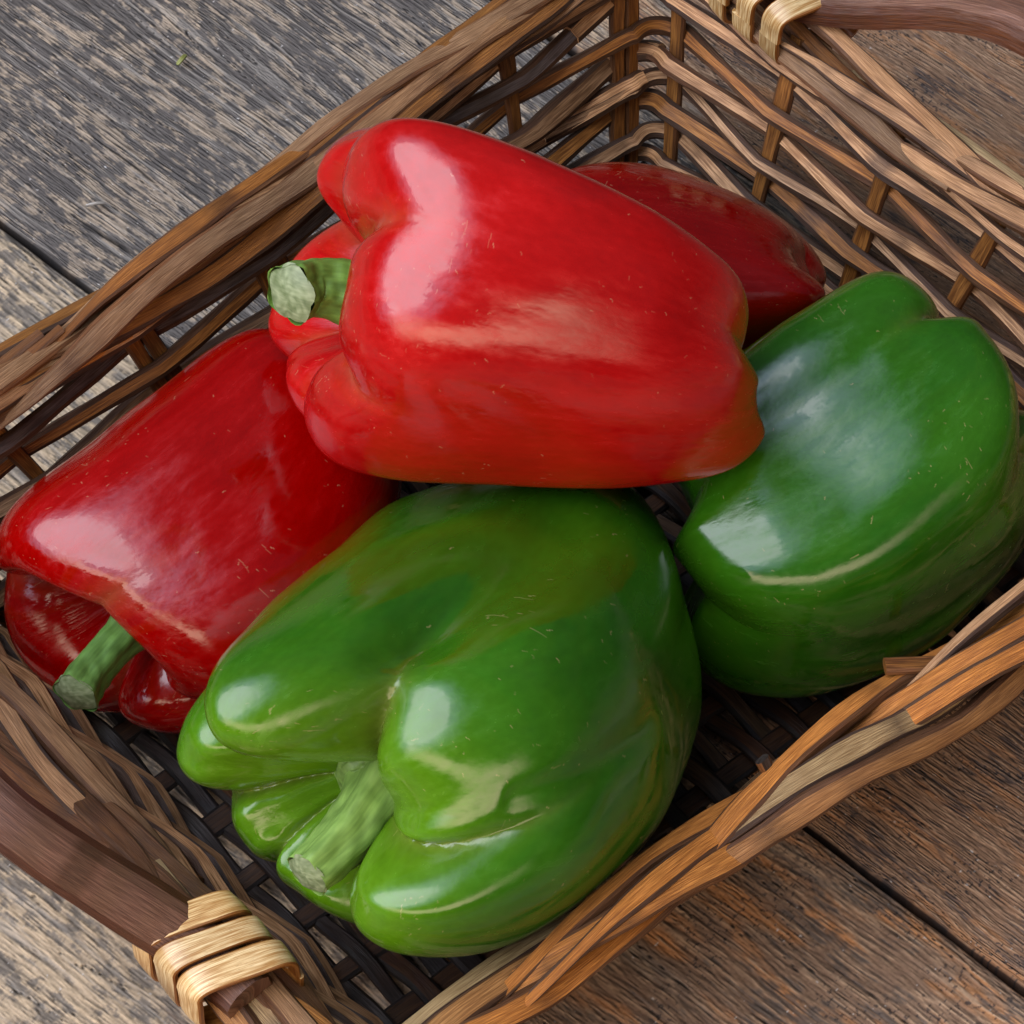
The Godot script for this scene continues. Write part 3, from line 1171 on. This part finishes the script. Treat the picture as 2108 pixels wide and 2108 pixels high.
const RED := Color(0.38, 0.004, 0.004)
const RED2 := Color(0.47, 0.006, 0.005)
const GREEN := Color(0.019, 0.100, 0.004)
const GREEN2 := Color(0.038, 0.152, 0.006)
const LIME := Color(0.135, 0.295, 0.010)

func build_peppers() -> void:
	make_skins()
	pepper("glossy red bell pepper lying across the top of the others", {
		"at": Vector3(0.0034, 0.104, -0.0184), "axis": Vector3(-0.9773, 0.1516, -0.148), "roll": -6.8039,
		"l": 0.0438, "r": 0.0347, "seed": 1.0,
		"red": true, "group": "red peppers", "lobes": [[43.9, 1.08, 0.862, 1.097, 0.7, 0.7, 0.05], [114.4, 0.972, 0.957, 1.189, 0.7, 0.7, 0.7], [164.4, 0.812, 1.102, 0.763, 0.8, 0.8, 0.8], [203.8, 0.936, 1.274, 1.037, 1, 1, 1], [332.2, 0.929, 1.164, 0.893, 1, 1, 1], [354.6, 1.237, 1.01, 1.004, 1, 1, 0.8]],
		"twist": 9.8575, "taper": 0.2842, "mid": 0.3,
		"bot": 0.7, "flat": Vector2(1.1509, 1.0047), "bend": Vector2(-0.0056, -0.0048),
		"sq": Vector2(0, 0), "dents": [[0, 0.25, 16, 0.42, 0.004, 0.0012]], "color": RED, "color2": RED2,
		"stem": [Vector3(0, 0.026, 0), Vector3(0, 0.037, 0), Vector3(0.002, 0.046, 0.002), Vector3(0.004, 0.05, 0.007)], "stem_radii": [0.012, 0.007, 0.0058, 0.0062], "stem_tint": Color(0.13, 0.25, 0.04),
	})
	pepper("red bell pepper at the left end with its cut stem pointing down", {
		"at": Vector3(-0.0585963, 0.047, -0.0137103), "axis": Vector3(-0.6038, -0.102, 0.7906), "roll": 17.5722,
		"l": 0.0447, "r": 0.0361, "seed": 2.0,
		"red": true, "group": "red peppers", "lobes": [[59.8, 0.942, 0.979, 0.81, 1, 1, 1], [119.2, 0.87, 1.173, 0.909, 1, 1, 1], [168, 1.078, 1.252, 0.912, 1, 1, 1], [304.2, 0.767, 1.042, 0.805, 0.2, 0.2, 0.2]],
		"twist": -0.0253, "taper": 0.2434, "mid": 0.25,
		"bot": 0.85, "flat": Vector2(0.8561, 1.1398), "bend": Vector2(-0.0044, -0.0077),
		"sq": Vector2(0, 0.45), "color": RED * 0.70, "color2": RED * 0.85, "stem": [Vector3(0, 0.026, 0), Vector3(0, 0.04, 0), Vector3(0.003, 0.052, 0), Vector3(0.006, 0.06, 0.001)],
		"stem_radii": [0.011, 0.005, 0.0044, 0.005], "stem_tint": Color(0.12, 0.24, 0.05),
	})
	pepper("dark red bell pepper at the back, half hidden behind the topmost one", {
		"at": Vector3(0.0414612, 0.042, -0.0773024), "axis": Vector3(-0.9406, -0.2466, -0.2333), "roll": -48.2763,
		"l": 0.0306, "r": 0.0281, "seed": 3.0,
		"red": true, "group": "red peppers", "lobes": [[26.3, 0.885, 1.176, 0.823, 1, 1, 1], [98.8, 1.12, 1.073, 1.082, 1, 1, 1], [192.1, 1.137, 0.967, 0.917, 1, 1, 1], [274.7, 0.933, 1.055, 0.945, 1, 1, 1]],
		"twist": -4.2009, "taper": 0.4822, "mid": 0.25,
		"bot": 0.35, "flat": Vector2(0.8735, 1.0648), "bend": Vector2(-0.0017, 0.0011),
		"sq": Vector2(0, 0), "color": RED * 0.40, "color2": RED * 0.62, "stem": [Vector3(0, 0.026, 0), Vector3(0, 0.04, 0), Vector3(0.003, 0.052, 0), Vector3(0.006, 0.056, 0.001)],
		"stem_radii": [0.009, 0.0048, 0.0048, 0.0056], "stem_tint": Color(0.13, 0.25, 0.04),
	})
	pepper("large green bell pepper in front, its thick stem towards the viewer", {
		"at": Vector3(-0.0123, 0.054, 0.0427), "axis": Vector3(-0.3811, 0.471, 0.7956), "roll": -3.6413,
		"l": 0.0589, "r": 0.0415, "seed": 4.0,
		"red": false, "group": "green peppers", "lobes": [[53.4, 1.25, 0.944, 1.073, 1, 1, 1], [88.6, 1.25, 1.232, 0.892, 1, 1, 1], [192.9, 0.75, 0.802, 1.012, 1, 1, 1], [217.9, 0.774, 0.773, 0.86, 1, 1, 1], [275.2, 0.9, 0.969, 1.206, 1, 1, 1], [333.4, 1.028, 1.221, 0.826, 1, 1, 1]],
		"twist": -47.6807, "taper": -0.0565, "mid": 0.3,
		"bot": 0.85, "flat": Vector2(1.0135, 1.0253), "bend": Vector2(-0.0012, -0.0103),
		"sq": Vector2(0, 0), "dents": [[10, 0.4, 12, 0.45, 0.008, 0.0035], [12, 0.45, 17, 0.6, 0.008, 0.0062], [64, 0.36, 66, 0.52, 0.0028, 0.0014]], "color": GREEN, "color2": GREEN2,
		"shoulder": LIME, "stem": [Vector3(0, 0.028, 0), Vector3(0, 0.04, 0), Vector3(-0.004, 0.052, -0.001), Vector3(-0.008, 0.063, -0.004)], "stem_radii": [0.013, 0.0068, 0.0055, 0.0048],
		"stem_tint": Color(0.23, 0.37, 0.08),
	})
	pepper("green bell pepper at the right with a broad pale sheen on its side", {
		"at": Vector3(0.0727, 0.05, -0.0148), "axis": Vector3(0.825, 0.1896, -0.5323), "roll": 9.9342,
		"l": 0.0383, "r": 0.0387, "seed": 5.0,
		"red": false, "group": "green peppers", "lobes": [[28, 1.024, 0.913, 0.86, 1, 1, 1], [160, 0.914, 0.979, 0.86, 1, 1, 1], [208.2, 1.11, 1.213, 1.249, 1, 1, 1], [344, 0.892, 1.073, 1.083, 1, 1, 1]],
		"twist": -20.6943, "taper": -0.2495, "mid": 0.3,
		"bot": 0.8, "flat": Vector2(0.9086, 0.9276), "bend": Vector2(0.0041, 0.0036),
		"sq": Vector2(345, 0.85), "dents": [[8, 0.74, 4, 0.52, 0.005, 0.0016]], "color": GREEN * 0.95, "color2": GREEN2 * 0.95,
		"shoulder": GREEN2, "stem": [Vector3(0, 0.02, 0), Vector3(0, 0.028, 0), Vector3(0.003, 0.032, 0), Vector3(0.006, 0.034, 0.001)], "stem_radii": [0.009, 0.0048, 0.0048, 0.0056],
		"stem_tint": Color(0.13, 0.25, 0.04),
	})
